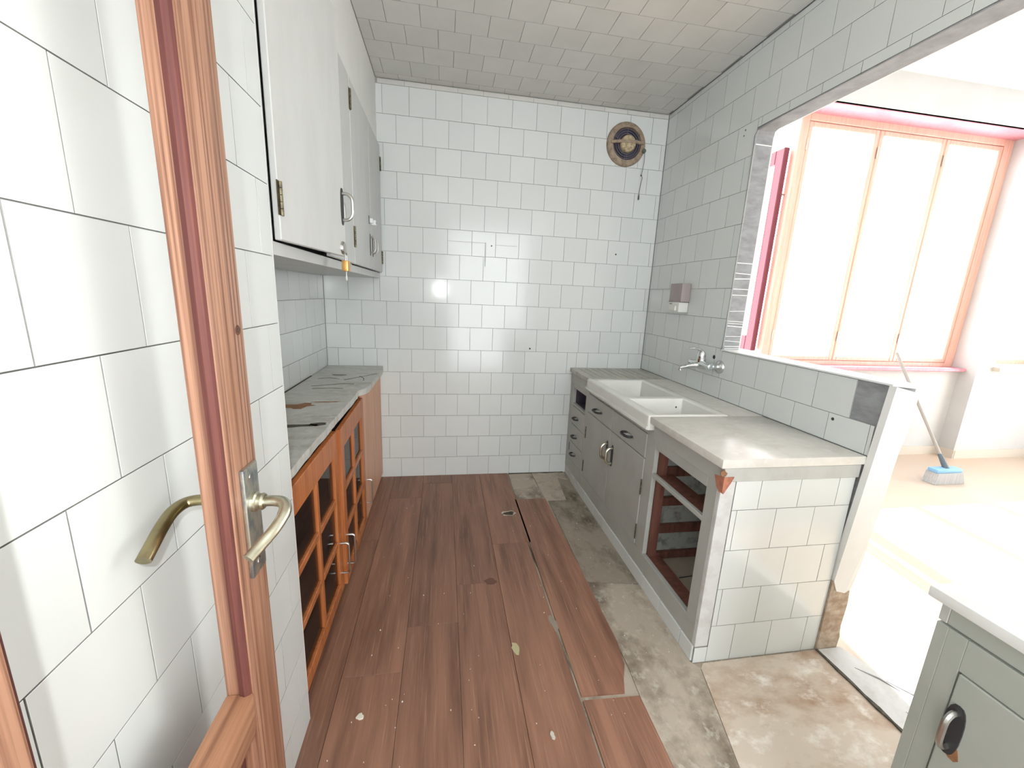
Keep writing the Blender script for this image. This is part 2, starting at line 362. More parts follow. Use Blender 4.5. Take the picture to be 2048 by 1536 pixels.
# threshold and floor of the bright room
f2 = struct(bobj('floor.001', M['floor2'], None, (2.17, 6.3, -4.4, 0.35, -0.12, -0.002)))
bm = new_bm(); prism(bm, [(2.126, -1.615), (2.225, -1.615), (2.31, -1.9), (2.30, -2.4), (2.24, -4.2), (2.126, -4.2)], 'z', -0.004, 0.004)
obj('threshold', bm, M['mortar_light'], f2)
bm = new_bm(); ys = [-1.612-.045*i for i in range(15)]
prism(bm, [(2.118+random.uniform(-.005, .002), y) for y in ys] + [(2.126+random.uniform(-.002, .004), y) for y in ys[::-1]], 'z', -0.003, 0.0052)
obj('threshold_crack', bm, M['dirt'], f2)
bm = new_bm(); xs_ = [1.19+.045*i for i in range(10)]
prism(bm, [(x, -.003) for x in xs_] + [(x, -.010-random.uniform(0, .010)) for x in xs_[::-1]], 'z', -.003, .003); obj('dirt_line', bm, M['dirt'], fl)
for x0, y0, x1, y1 in ((2.19, -1.70, 2.26, -1.80), (2.25, -1.76, 2.33, -1.90), (2.20, -1.86, 2.24, -2.02)):
    bm = new_bm(); tube(bm, [(x0, y0, 0.004), ((x0+x1)/2+.01, (y0+y1)/2, 0.005), (x1, y1, 0.004)], [.001, .003, .001], 6)
    obj('threshold_crack', bm, M['mortar'], f2)

# back wall with its tiles
wb = struct(bobj('wall_back', M['grout'], None, (-0.12, 2.2, 0.0, 0.14, -0.12, 2.6)))
FB = (lambda a, b: (a, -0.005, b), (0, 0, 0))
tile_field(wb, FB, (0.001, XR-.003), (0.0, 2.3895), 2.95*T, L0, M['tile'],
           holes=[(-1, 0.302, -1, 0.742), (-1, 0.330, 1.335, 2.085), (1.635, 3, -1, 0.745)], par=1)
hc = [(0.33, ), ]
tile_field(wb, FB, (0.334, XR-.003), (2.3895, ZC-.003), 2.95*T+.05, 2.3895, M['ceil_tile'], par=0)
for x, z, r in ((1.017, 1.558, .0045), (1.852, 1.555, .0055), (1.30, 0.91, .006)):
    bm = new_bm(); lathe(bm, (x, -0.0052, z), (0, -1, 0), [(0, r), (.0006, r*.8)], 10); obj('screw_hole', bm, M['black'], wb)
sm = mat('grey_smudge', (0.47, 0.485, 0.475, 1), 0.5)
for b in ((0.745, 0.975, 1.5705, 1.5735), (0.975, 0.982, 1.43, 1.575), (1.04, 1.18, 1.563, 1.566)):
    bobj('smudge', sm, wb, (b[0], b[1], -0.0056, -0.0049, b[2], b[3]))

# right wall: solid part, lintel, half-height part beside the passage
OPY, OPB, OPT = -0.832, 1.030, 2.048
XT = 2.215
bm = new_bm()
prism(bm, [(0.0, -.1), (0.0, 2.6), (-4.4, 2.6), (-4.4, OPT), (OPY-.03, OPT), (OPY-.008, OPT-.008), (OPY, OPT-.03), (OPY, OPB), (-1.646, OPB), (-1.603, .30), (-1.603, -.1)], 'x', XR+.005, XT)
wr = struct(obj('wall_right', bm, M['mortar']))
FR = (lambda a, b: (XR, -a, b), (0, 0, -PI/2))
tile_field(wr, FR, (0.006, 4.2), (0.785, ZC-.003), 1.2329, L0, M['tile'],
           holes=[(-OPY+.004, 9, OPB-.002, OPT+.003), (1.534, 9, 0.8895, 1.2), (1.622, 9, -1, OPT)], par=1)
bm = new_bm()                              # white face of the bright room's side of this wall
prism(bm, [(0.0, -.1), (0.0, 2.9), (-4.4, 2.9), (-4.4, OPT), (OPY, OPT), (OPY, OPB), (-1.646, OPB), (-1.603, .30), (-1.603, -.1)], 'x', XT, XT+.006)
obj('plaster_coat', bm, M['plaster'], wr)
for z in (1.984, 1.46, 1.412, 1.384, 1.336, 1.307, 1.227, 1.179, 1.168, 1.155, 1.102, 1.08, 1.052, 1.040):
    h = random.uniform(.0012, .0022)
    bm = new_bm(); dz = random.uniform(-.004, .004)
    prism(bm, [(XR+.006, z-h), (XT-.002, z-h+dz), (XT-.002, z+h+dz), (XR+.006, z+h)], 'y', OPY-.0015, OPY+.001)
    obj('mortar_ridge', bm, M['paint_white'], wr)
bm = new_bm()                              # rough mortar bead round the opening
tube(bm, [(XR+.002, OPY+.002, z) for z in (1.03, 1.06, 1.3, 1.6, 1.9, 2.02)]+[(XR+.002, OPY-.012, OPT-.006), (XR+.002, -1.0, OPT), (XR+.002, -1.7, OPT), (XR+.002, -2.4, OPT)], [.009, .005, .003, .003, .004, .006, .005, .003, .003, .003], 6)
obj('mortar_bead', bm, M['mortar'], wr)
bm = new_bm()                              # white sill sheet with its pointed end
prism(bm, [(XR-.006, OPY+.002), (XT+.012, OPY+.002), (XT+.014, -1.60), (XT-.03, -1.70), (XR-.004, -1.648)], 'z', OPB, OPB+.006)
obj('sill', bm, M['paint_white'], wr)
# ragged end of the half wall: plaster above, brick below
pts = [(XR-.002, OPB)]
for i in range(11): pts.append((XT+.004+random.uniform(-.006, .004), OPB-.02-i*.068))
pts += [(XT-.012, .262), (XT-.035, .245), (XR+.018, .256), (XR-.002, .30)]
def lean(bm):
    for v in bm.verts: v.co.y -= .043*min(1, max(0, (v.co.z-.30)/.73))
bm = new_bm(); prism(bm, pts, 'y', -1.616, -1.594); lean(bm); obj('plaster_edge', bm, M['plaster'], wr)
pts = [(XR-.004, .30), (XR-.004, -.002)]
for i in range(6): pts.append((XT-.006+random.uniform(-.008, .004), .0+i*.05))
bm = new_bm(); prism(bm, pts, 'y', -1.613, -1.604); obj('brick_edge', bm, M['brick'], wr)
for y, z, r in ((-0.756, 2.068, .004), (-0.751, 2.045, .0035), (-1.477, 0.869, .006), (-0.777, 0.988, .011)):
    bm = new_bm(); lathe(bm, (XR-.0002, y, z), (-1, 0, 0), [(0, r), (.0008, r*.75)], 10); obj('screw_hole', bm, M['black'], wr)

# alcove on the left, the soffit above its cupboard and the tiled near wall
wa = struct(bobj('wall_alcove', M['grout'], None, (-0.12, -0.005, YP, 0.0, -.1, 2.6)))
FA = (lambda a, b: (0.0, a, b), (0, 0, PI/2))
tile_field(wa, FA, (YP+.002, -.006), (0.742, 1.338), -0.05, L0, M['tile'])
bobj('soffit', M['plaster'], wa, (-0.005, 0.333, YP, -.002, 2.088, ZC))
wl = struct(bobj('wall_left', M['grout'], None, (-0.12, XP-.005, -4.4, YP, -.1, 2.6)))
FL = (lambda a, b: (XP, a, b), (0, 0, PI/2))
tile_field(wl, FL, (-4.0, YP), (0.004, ZC-.003), -2.0785-.0005, 1.1705, M['tile'])
bobj('corner_strip', M['paint_white'], wl, (XP-.03, XP-.0005, YP-.001, YP+.003, 0, ZC))

# ceiling
ce = struct(bobj('ceiling', M['grout_light'], None, (-0.12, XR+.005, -4.4, 0.0, ZC+.005, ZC+.15)))
FC = (lambda a, b: (a, b, ZC), (PI/2, 0, 0))
tile_field(ce, FC, (0.335, XR-.002), (-1.80, -0.004), 2.95*T+.02, -0.06, M['ceil_tile'], par=0)
bobj('plaster_coat', M['plaster'], ce, (XP, XR, -4.4, -1.802, ZC-.001, ZC+.005))

# bright room
ww = struct(bobj('wall_window', M['plaster2'], None, (2.215, 2.50, 0.05, 0.30, -.1, 3.0), (2.50, 5.24, 0.16, 0.32, -.1, 0.80), (2.50, 5.24, 0.06, 0.32, 2.652, 3.0),
                 (5.24, 5.42, 0.04, 0.32, -.1, 3.0), (5.42, 6.2, 0.04, 0.32, -.1, 0.80), (5.42, 6.2, 0.04, 0.32, 2.65, 3.0), (6.2, 6.45, .04, .32, -.1, 3.0)))
XW = 6.3
struct(bobj('wall_far', M['plaster2'], None, (XW, XW+.15, -4.4, -2.3, -.1, 3.0), (XW, XW+.15, -.4, 0.04, -.1, 3.0), (XW, XW+.15, -2.3, -.4, 2.5, 3.0)))
win3 = struct(empty('window_3', (XW+.07, -1.35, 0)))
bobj('window_frame', M['window_wood'], win3, (XW+.04, XW+.10, -2.3, -2.23, 0, 2.5), (XW+.04, XW+.10, -.47, -.4, 0, 2.5), (XW+.04, XW+.10, -2.23, -.47, 2.43, 2.5), (XW+.04, XW+.10, -2.23, -.47, 0, .07), bev=.004)
bobj('pane', M['glass'], win3, (XW+.066, XW+.07, -2.235, -.465, .065, 2.435))
struct(bobj('ceiling.001', M['plaster'], None, (XT, 6.45, -4.4, 0.32, 2.9, 3.02)))
struct(bobj('baseboard_window', M['skirt'], None, (2.225, 5.24, 0.146, 0.160, -.002, 0.075), (5.228, 5.24, 0.03, 0.15, -.002, .075), (5.24, 6.3, 0.026, 0.040, -.002, 0.075)))
w2 = struct(bobj('trim_1', M['skirt'], None, (5.40, 6.22, -0.01, 0.2, 0.800, 0.835)))

struct(bobj('wall_rear', M['plaster'], None, (-0.12, .8, -4.52, -4.4, -.1, 3.0), (2.12, 6.45, -4.52, -4.4, -.1, 3.0), (.8, 2.12, -4.52, -4.4, 2.3, 3.0)))  # unseen rear wall; doorway gap added to bring sky light into the kitchen
# main window
YW = 0.22
win = struct(empty('window_1', (4.25, YW, 0.80)))
bobj('window_frame', M['window_wood'], win, (3.275, 3.345, YW, YW+.06, .80, 2.65), (5.155, 5.24, YW, YW+.06, .80, 2.65), (3.345, 5.155, YW, YW+.06, 2.60, 2.65), (3.345, 5.155, YW, YW+.06, .80, .835), bev=.004)
for x0, x1 in ((3.345, 3.968), (3.968, 4.588), (4.588, 5.155)):
    s = bobj('sash', M['window_wood'], win, (x0+.003, x0+.037, YW+.004, YW+.05, .838, 2.597), (x1-.037, x1-.003, YW+.004, YW+.05, .838, 2.597),
             (x0+.037, x1-.037, YW+.004, YW+.05, 2.56, 2.597), (x0+.037, x1-.037, YW+.004, YW+.05, .838, .872), bev=.005)
    bobj('pane', M['glass'], s, (x0+.035, x1-.035, YW+.024, YW+.028, .87, 2.562))
    bobj('hinge', M['steel'], s, (x0-.004, x0+.008, YW-.004, YW+.006, 2.40, 2.48), (x0-.004, x0+.008, YW-.004, YW+.006, 1.0, 1.08))
bobj('reveal_board', M['window_rose'], win, (3.275, 5.24, .06, YW, 2.646, 2.662))
bobj('sill_board', M['window_rose'], win, (3.20, 5.24, .11, YW+.01, .775, .803), bev=.006)
# open casement seen past the frame
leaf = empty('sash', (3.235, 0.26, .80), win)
cs = bobj('casement_frame', mat('shade_darkened_red_wood', lin(112, 46, 58), 0.5), leaf, (3.205, 3.25, .255, .335, .90, 2.42), (3.205, 3.25, .72, .80, .90, 2.42), (3.205, 3.25, .335, .72, 2.32, 2.42), (3.205, 3.25, .335, .72, .90, 1.02), bev=.005)  # leaf colour deepened to stand in for the shade it hangs in
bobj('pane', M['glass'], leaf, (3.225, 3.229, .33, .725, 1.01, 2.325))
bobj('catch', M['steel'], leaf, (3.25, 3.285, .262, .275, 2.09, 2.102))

win2 = struct(empty('window_2', (5.81, YW, .80)))
bobj('window_frame', M['window_wood'], win2, (5.42, 5.49, YW, YW+.06, .835, 2.65), (6.13, 6.2, YW, YW+.06, .835, 2.65), (5.49, 6.13, YW, YW+.06, 2.59, 2.65), (5.49, 6.13, YW, YW+.06, .835, .88), bev=.004)
bobj('pane', M['glass'], win2, (5.485, 6.135, YW+.02, YW+.024, .875, 2.595))

# ------------------------------------------------------------------ half-glazed door on the left, standing open
d1 = struct(empty('door_1', (0.432, -2.44, 0.0)))
DX0, DX1 = 0.413, 0.450
def stile(y0, y1, inner, name='stile'):
    s = bobj(name, M['door'], d1, (DX0, DX1, y0, y1, 0.01, 2.05), bev=.003, seg=2)
    sg = 1 if inner > y0 + 1e-6 else -1
    bm = new_bm()                          # dark cove moulding along the glazing groove
    yi = inner
    prism(bm, [(DX1-.017, yi), (DX1-.017, yi+sg*.004), (DX1-.010, yi+sg*.0065), (DX1-.004, yi+sg*.004), (DX1-.002, yi)], 'z', .664, 1.98)
    obj('moulding', bm, M['door_dark'], s); return s
st = stile(-2.136, -2.058, -2.136)
hs_ = stile(-2.50, -2.412, -2.412)
# glazing rails
rl = bobj('rail', M['door_rail'], d1, (DX0, DX1, -2.412, -2.136, .600, .664), bev=.003, seg=2)
bobj('moulding', M['door_rail'], rl, (DX1-.014, DX1-.002, -2.411, -2.137, .590, .601), bev=.003, seg=2)
bobj('rail', M['door_rail'], d1, (DX0, DX1, -2.412, -2.136, 1.97, 2.05), bev=.003, seg=2)
bobj('rail', M['door_rail'], d1, (DX0, DX1, -2.412, -2.136, .01, .14), bev=.003, seg=2)
bobj('panel', M['door_dark'], d1, (DX0+.010, DX1-.022, -2.415, -2.134, .138, .602))
# latch plate and levers
lp = bobj('latch_plate', M['plate'], d1, (DX1, DX1+.006, -2.112, -2.070, .838, 1.006), bev=.002, seg=2)
lp2 = bobj('latch_plate', M['brass'], d1, (DX0-.005, DX0, -2.112, -2.070, .838, 1.006), bev=.002, seg=2)
for z in (.990, .855):
    bm = new_bm(); lathe(bm, (DX1+.0055, -2.093, z), (1, 0, 0), [(0, .0045), (.0012, .004)], 12); obj('screw', bm, M['steel'], lp)
bm = new_bm(); lathe(bm, (DX1+.0056, -2.090, .873), (1, 0, 0), [(0, .0045), (.0006, .0042)], 12); box(bm, DX1+.0056, DX1+.0062, -2.0918, -2.0882, .858, .873); obj('keyhole', bm, M['black'], lp)
bm = new_bm(); lathe(bm, (DX1+.006, -2.091, .950), (1, 0, 0), [(0, .0145), (.004, .0145), (.006, .0115), (.010, .0115), (.012, .0125), (.015, .0105)], 24); obj('collar', bm, M['brass_pale'], lp, smooth=True)
bm = new_bm()
pth = smooth_path([(DX1+.012, -2.091, .950), (DX1+.034, -2.091, .950), (DX1+.048, -2.096, .948), (DX1+.053, -2.110, .941), (DX1+.048, -2.130, .930), (DX1+.037, -2.150, .918), (DX1+.028, -2.168, .909)], 6)
tube(bm, pth, [.0088]*12 + [.0085]*8 + [.0078]*(len(pth)-20), 14, .85); obj('lever', bm, M['brass_pale'], lp, smooth=True)
bm = new_bm(); lathe(bm, (DX0-.005, -2.091, .955), (-1, 0, 0), [(0, .0145), (.006, .0125), (.012, .0105)], 20); obj('collar', bm, M['brass'], lp2, smooth=True)
bm = new_bm()
pth = smooth_path([(DX0-.008, -2.091, .955), (DX0-.028, -2.092, .956), (DX0-.042, -2.098, .955), (DX0-.047, -2.116, .952), (DX0-.046, -2.140, .945), (DX0-.043, -2.166, .935), (DX0-.042, -2.184, .926)], 6)
tube(bm, pth, [.0088]*12 + [.009]*(len(pth)-12), 14, .85); obj('lever', bm, M['brass'], lp2, smooth=True)
bm = new_bm(); lathe(bm, (DX1+.0002, -2.075, 1.195), (1, 0, 0), [(0, .007), (.0006, .006)], 12); obj('knot', bm, mat('pine_knot', lin(104, 66, 46), .5, noise=((200, 200, 200), lin(60, 36, 26), .4, .6, 3)), st)

# ------------------------------------------------------------------ handles and hinges
def bow_handle(parent, face, y, z, length, vertical=True, out=0.032, plate=True, m='steel', sx=1, r=.004, pw=.012, pm='black'):
    """face = x of the door face, sx = +1 if the face looks to +x, else -1"""
    def P(d, s): return (face + sx*d, y, z+s) if vertical else (face + sx*d, y+s, z)
    h = length/2
    if plate:
        bm = new_bm()
        n = 20; pts = []
        for i in range(n):
            a = 2*PI*i/n
            px, pz = pw/2*math.copysign(abs(math.cos(a))**.7, math.cos(a)), h*1.25*math.copysign(abs(math.sin(a))**.8, math.sin(a))
            pts.append((y+px, z+pz) if vertical else (y+pz, z+px))
        prism(bm, pts, 'x', face, face+sx*.0025); obj('handle_plate', bm, M[pm], parent)
    bm = new_bm()
    pth = smooth_path([P(0.001, h*.88), P(out*.55, h*.86), P(out*.95, h*.55), P(out, 0), P(out*.95, -h*.55), P(out*.55, -h*.86), P(.001, -h*.88)], 5)
    tube(bm, pth, r, 8); obj('handle', bm, M[m], parent, smooth=True)
def d_handle(parent, face, y, z, length, out=0.03, r=.0042, m='steel'):
    h = length/2; bm = new_bm()
    pth = [(face, y, z+h), (face+out*.75, y, z+h), (face+out*.95, y, z+h-.004), (face+out, y, z+h-.012), (face+out, y, z-h+.012), (face+out*.95, y, z-h+.004), (face+out*.75, y, z-h), (face, y, z-h)]
    tube(bm, pth, r, 8); obj('handle', bm, M[m], parent, smooth=True)
def butt_hinge(parent, face, y, z, length, sx=1, m='hinge', r=.0045, plate=.012):
    bm = new_bm(); k = 5
    for i in range(k):
        a = z - length/2 + length*i/k; b = a + length/k - .0015
        lathe(bm, (face+sx*r*.7, y, a), (0, 0, 1), [(0, r), (b-a, r)], 8)
    box(bm, min(face, face+sx*.0012), max(face, face+sx*.0012), y-plate, y+plate, z-length/2, z+length/2)
    obj('hinge', bm, M[m], parent)

# ------------------------------------------------------------------ hanging cupboard on the left
XF = 0.333
hb = thing('hanging_cabinet', (0.16, -0.82, 1.326), 'long pale grey painted wall cupboard with four doors, the nearest standing ajar', 'cabinet')
bm = new_bm()
for b in ((0.004, XF-.018, YP+.001, -.007, 1.326, 1.344), (0.004, XF-.018, YP+.001, -.007, 2.068, 2.086), (0.004, .014, YP+.004, -.007, 1.344, 2.068), (0.014, XF-.018, YP+.001, YP+.022, 1.344, 2.068), (0.014, XF-.018, -.025, -.007, 1.344, 2.068),
          (XF-.018, XF, YP+.001, -.007, 1.326, 1.356), (XF-.018, XF, YP+.001, -.007, 2.070, 2.086), (XF-.018, XF, YP+.001, YP+.030, 1.356, 2.07), (XF-.018, XF, -.815, -.79, 1.356, 2.07)): box(bm, *b)
obj('carcass', bm, M['cab_white'], hb)
def cab_door(y0, y1, hinge_y, ang, x=XF):
    return bobj('door', M['cab_white'], hb, (x+.001, x+.017, y0, y1, 1.360, 2.066), bev=.002, origin=(x, hinge_y, 1.71))
dA = cab_door(-1.608, -1.185, -1.608, 0)
butt_hinge(dA, XF+.017, -1.602, 1.452, .075); butt_hinge(dA, XF+.017, -1.602, 1.97, .075)
bow_handle(dA, XF+.017, -1.207, 1.512, .090, True, .034, pw=.022, r=.005)
bm = new_bm(); lathe(bm, (XF+.017, -1.215, 1.385), (1, 0, 0), [(0, .021), (.004, .020), (.007, .016), (.0075, .006)], 20); obj('hasp', bm, M['steel'], dA)
dA.rotation_euler.z = math.radians(-6.8)
dB = cab_door(-1.18, -0.806, -0.806, 0)
butt_hinge(dB, XF+.017, -.800, 1.985, .075)
butt_hinge(dB, XF+.017, -.800, 1.470, .085)
bow_handle(dB, XF+.017, -1.120, 1.512, .090, True, .034, pw=.022, r=.005)
dC = cab_door(-0.798, -0.392, -0.798, 0)
bow_handle(dC, XF+.017, -.425, 1.478, .085, True, .026, pw=.012)
bobj('bolt', M['paint_white'], dC, (XF+.017, XF+.032, -.418, -.398, 1.585, 1.607), bev=.002)
bobj('bolt_plate', M['black'], dC, (XF+.017, XF+.019, -.445, -.437, 1.575, 1.615))
dD = cab_door(-0.386, -0.026, -0.026, 0)
bow_handle(dD, XF+.017, -.352, 1.478, .085, True, .026, pw=.012)
butt_hinge(dD, XF+.017, -.030, 1.967, .075); butt_hinge(dD, XF+.017, -.030, 1.447, .075)
bobj('bolt_keeper', M['paint_white'], dD, (XF+.017, XF+.040, -.376, -.350, 1.580, 1.606), bev=.002)
bobj('bolt_slot', M['black'], dD, (XF+.0401, XF+.0408, -.3700, -.356, 1.591, 1.595))
# padlock hanging from the hasp
px, py = 0.400, -1.198
pk = thing('padlock', (px, py, 1.318), 'small brass padlock with its key in, hanging from the ajar cupboard door', 'padlock')
bobj('padlock_body', M['gold'], pk, (px-.010, px+.010, py-.020, py+.020, 1.312, 1.346), bev=.003, seg=2)
bm = new_bm(); pth = smooth_path([(px, py-.010, 1.340), (px, py-.010, 1.362), (px, py-.006, 1.371), (px, py, 1.374), (px, py+.006, 1.371), (px, py+.010, 1.362), (px, py+.010, 1.340)], 4)
tube(bm, pth, .0028, 8); obj('shackle', bm, M['steel'], pk, smooth=True)
bm = new_bm(); box(bm, px-.001, px+.001, py-.004, py+.004, 1.296, 1.314); lathe(bm, (px-.0012, py, 1.290), (1, 0, 0), [(0, .009), (.0024, .009)], 18); obj('key', bm, M['disp_bot'], pk)

# ------------------------------------------------------------------ low glazed cupboard on the left and its broken worktop
lc = thing('low_cupboard', (0.16, -.82, 0.004), 'low orange wooden cupboard with two glazed doors and one plain door', 'cabinet')
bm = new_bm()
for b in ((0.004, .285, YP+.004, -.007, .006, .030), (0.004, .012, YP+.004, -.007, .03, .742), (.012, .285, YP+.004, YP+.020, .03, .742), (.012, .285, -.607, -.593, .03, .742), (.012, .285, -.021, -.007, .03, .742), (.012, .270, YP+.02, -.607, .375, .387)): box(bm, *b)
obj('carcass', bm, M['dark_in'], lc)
bobj('face_frame', M['railwood'], lc, (.282, .302, YP+.004, -.600, .724, .747), (.282, .300, YP+.004, -.007, .006, .034), (.282, .300, -1.125, -1.105, .034, .722))
def glazed_door(y0, y1, hinge_y, hy, ang):
    x0, x1 = .301, .321; z0, z1 = .034, .720
    sw = .052; ym = (y0+y1)/2; mu = .012
    zt, zb = z1-.088, z0+.050
    bm = new_bm()
    bx = [(x0, x1, y0, y0+sw, z0, z1), (x0, x1, y1-sw, y1, z0, z1), (x0, x1, y0+sw, y1-sw, zt, z1), (x0, x1, y0+sw, y1-sw, z0, zb), (x0+.002, x1-.001, ym-mu, ym+mu, zb, zt)]
    rows = [zb + (zt-zb)*k/3 for k in range(4)]
    for k in (1, 2): bx += [(x0+.002, x1-.001, y0+sw, ym-mu, rows[k]-mu, rows[k]+mu), (x0+.002, x1-.001, ym+mu, y1-sw, rows[k]-mu, rows[k]+mu)]
    for b in bx: box(bm, *b, .002)
    d = obj('door', bm, M['orange'], lc, origin=(x0, hinge_y, (z0+z1)/2))
    for k in range(3):
        for a, b in ((y0+sw, ym-mu), (ym+mu, y1-sw)):
            bobj('pane', M['glass_dirty'], d, (x0+.007, x0+.010, a-.003, b+.003, rows[k]+(mu if k else 0)-.003, rows[k+1]-(mu if k < 2 else 0)+.003))
    d_handle(d, x1, hy, .185, .135, .030)
    d.rotation_euler.z = ang; return d
glazed_door(-1.636, -1.116, -1.636, -1.140, 0)
glazed_door(-1.104, -0.604, -0.604, -1.080, math.radians(1.2))
dp = bobj('door', M['beigewood'], lc, (.301, .319, -.598, -.010, .034, .738), bev=.002)
d_handle(dp, .319, -.565, .185, .135, .026)

wtl = thing('worktop', (0.16, -.82, .748), 'worn grey marble worktop with a broken front edge and rust stain, on the orange cupboard', 'worktop')
random.seed(11)
front = [(.331, YP+.002)]
y = -1.60
while y < -.72:
    front.append((.322 + random.uniform(-.0018, .002), y)); y += random.uniform(.02, .06)
front += [(.318, -.712), (.312, -.700), (.345, -.640), (.352, -.60), (.352, -.40), (.350, -.12), (.338, -.004)]
bm = new_bm(); prism(bm, [(.003, YP+.002)] + front + [(.003, -.004)], 'z', .748, .777)
es = [e for e in bm.edges if all(abs(v.co.z-.777) < 1e-5 for v in e.verts)]
bmesh.ops.bevel(bm, geom=es, offset=.003, segments=1, affect='EDGES')
obj('slab', bm, M['marble_left'], wtl)
def stain(name, m, cx, cy, rx, ry, ang=0, jit=.35, h=.0008, parent=wtl, z=.777, n=15): patch(name, m, cx, cy, rx, ry, z-.0005, z+h, ang, jit, parent, n)
stain('rust_stain', M['rust'], .135, -.965, .055, .040, .15)
stain('rust_stain', M['rust'], .225, -.900, .05, .008, .05)
stain('dirt_stain', M['dirt'], .205, -1.225, .10, .014, .15, .25, .0012)
stain('dirt_stain', M['dirt'], .280, -1.205, .028, .020, .2, .25, .0012)
stain('dirt_stain', M['dirt'], .150, -.318, .040, .009, -.1)
for p in ([(.08, -.60, .777), (.15, -.57, .777), (.21, -.545, .777), (.27, -.55, .777)], [(.10, -.655, .777), (.18, -.64, .777), (.24, -.65, .777)], [(.26, -.35, .777), (.29, -.40, .777), (.30, -.46, .777)], [(.20, -.45, .777), (.27, -.36, .777), (.34, -.27, .777)], [(.06, -.42, .777), (.12, -.40, .777), (.17, -.43, .777)]):
    bm = new_bm(); tube(bm, smooth_path(p, 4), .0018, 5, 1); obj('crack', bm, M['dirt'], wtl)
bobj('wall_joint_gap', M['dirt'], wtl, (.002, .010, -1.55, -.35, .7765, .7785))

# ------------------------------------------------------------------ base cupboard on the right
XB = 1.610
bc = thing('base_cabinet', (1.86, -.8, 0), 'long grey painted kitchen base with drawers, sink doors, an open bay and tiled end', 'cabinet')
bm = new_bm()
yN = -1.590
for b in ((XB, XB+.02, -.078, -.004, .065, .722), (XB, XB+.02, -.378, -.324, .065, .722), (XB, XB+.02, -.324, -.078, .658, .722), (XB, XB+.02, -.324, -.078, .536, .552), (XB, XB+.02, -1.59, -.378, .065, .148), (XB, XB+.02, -.324, -.078, .065, .148),
          (XB, XB+.02, -1.118, -.378, .692, .722), (XB, XB+.02, -1.192, -1.118, .149, .722), (XB, XB+.02, -1.536, -1.192, .650, .722), (XB, XB+.02, -1.59, -1.536, .149, .722),
          (XB+.006, XB+.02, -.324, -.078, .148, .536), (XB+.006, XB+.02, -1.118, -.378, .148, .692), (XB, XB+.016, -1.536, -1.192, .522, .541)):
    box(bm, *b, .0015)
obj('face_frame', bm, M['cab'], bc)
bobj('fascia', M['cab'], bc, (XB-.0015, XB+.004, -1.600, -1.165, .690, .752), bev=.001); bobj('fascia', M['cab'], bc, (XB-.0015, XB+.004, -.372, -.004, .690, .75), bev=.001)
# inside of the little open niche and of the open bay
bm = new_bm()
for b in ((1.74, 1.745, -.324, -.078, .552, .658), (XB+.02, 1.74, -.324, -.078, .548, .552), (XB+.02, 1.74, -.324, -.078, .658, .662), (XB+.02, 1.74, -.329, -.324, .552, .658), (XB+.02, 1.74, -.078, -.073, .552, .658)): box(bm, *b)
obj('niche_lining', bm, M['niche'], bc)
pale = mat('dirty_pale_wall', (0.34, 0.355, 0.33, 1), .8, noise=((25, 25, 25), (0.18, 0.18, 0.16, 1), .5, .66, 6))
bobj('bay_partition', pale, bc, (XB+.02, 2.10, -1.185, -1.170, .12, .722))
bobj('bay_back', pale, bc, (2.100, 2.115, yN, -1.185, .06, .722))
bobj('bay_floor', M['cement_dark'], bc, (XB+.02, 2.10, yN, -1.185, .06, .125))
bm = new_bm(); tube(bm, [(XB+.10, -1.33, .1255), (2.09, -1.30, .1255)], .0025, 5); obj('bay_floor_joint', bm, M['black'], bc)
bobj('bay_post', M['redbrown'], bc, (XB+.001, XB+.055, -1.186, -1.1845+.0, .125, .69), (XB+.021, XB+.052, -1.215, -1.186, .125, .69))
for z0, z1 in ((.527, .569), (.389, .428), (.256, .296), (.128, .160)):
    bobj('cleat', M['redbrown'], bc, (XB+.052, 2.098, -1.206, -1.185, z0, z1), bev=.002)
bobj('bay_rail', M['redbrown'], bc, (XB+.016, XB+.085, -1.536, -1.192, .524, .540))
bobj('bay_sill', M['redbrown'], bc, (XB+.02, XB+.075, -1.585, -1.215, .125, .149))
# drawers
XD = XB-.003
for z0, z1, hz in ((.412, .532, .468), (.284, .408, .340), (.152, .280, .214)):
    d = bobj('drawer', M['cab'], bc, (XD, XB+.012, -.322, -.082, z0, z1), bev=.002)
    bow_handle(d, XD, -.190, hz, .066, False, .026, True, 'black', -1, .006, .018, 'steel')
butt_hinge(bc, XB, -.079, .235, .06, -1, 'black', .003, .003)
# drawer fronts under the sink, doors below
for y0, y1, hy in ((-.748, -.380, -.555), (-1.116, -.752, -.945)):
    d = bobj('drawer', M['cab'], bc, (XD, XB+.012, y0, y1, .578, .690), bev=.002)
    bow_handle(d, XD, hy, .628, .085, False, .030, True, 'black', -1, .0065, .020, 'steel')
for y0, y1, hy, hg in ((-.748, -.380, -.715, -.378), (-1.116, -.752, -.785, -1.118)):
    d = bobj('door', M['cab'], bc, (XD, XB+.012, y0, y1, .152, .574), bev=.002)
    bow_handle(d, XD, hy, .450, .095, True, .034, True, 'brass_pale', -1, .007, .024)
    for hz in (.440, .217): butt_hinge(d, XD, hg, hz, .075, -1, 'hinge', .0032, .003)
# tiled plinth
for i, (y0, y1) in enumerate(((-.155, -.004), (-.306, -.157), (-.458, -.308), (-.610, -.460), (-.762, -.612), (-.914, -.764), (-1.066, -.916), (-1.218, -1.068), (-1.370, -1.220), (-1.522, -1.372), (-1.598, -1.524))):
    o = bobj('plinth_tile', M['tile'] if i > 1 else M['mortar_light'], bc, (XB-.004+(.006 if i == 0 else 0), XB+.004, y0, y1, .0, .064), bev=.0015)
bobj('plinth_core', M['mortar'], bc, (XB+.004, XB+.02, -1.59, -.004, 0, .064))
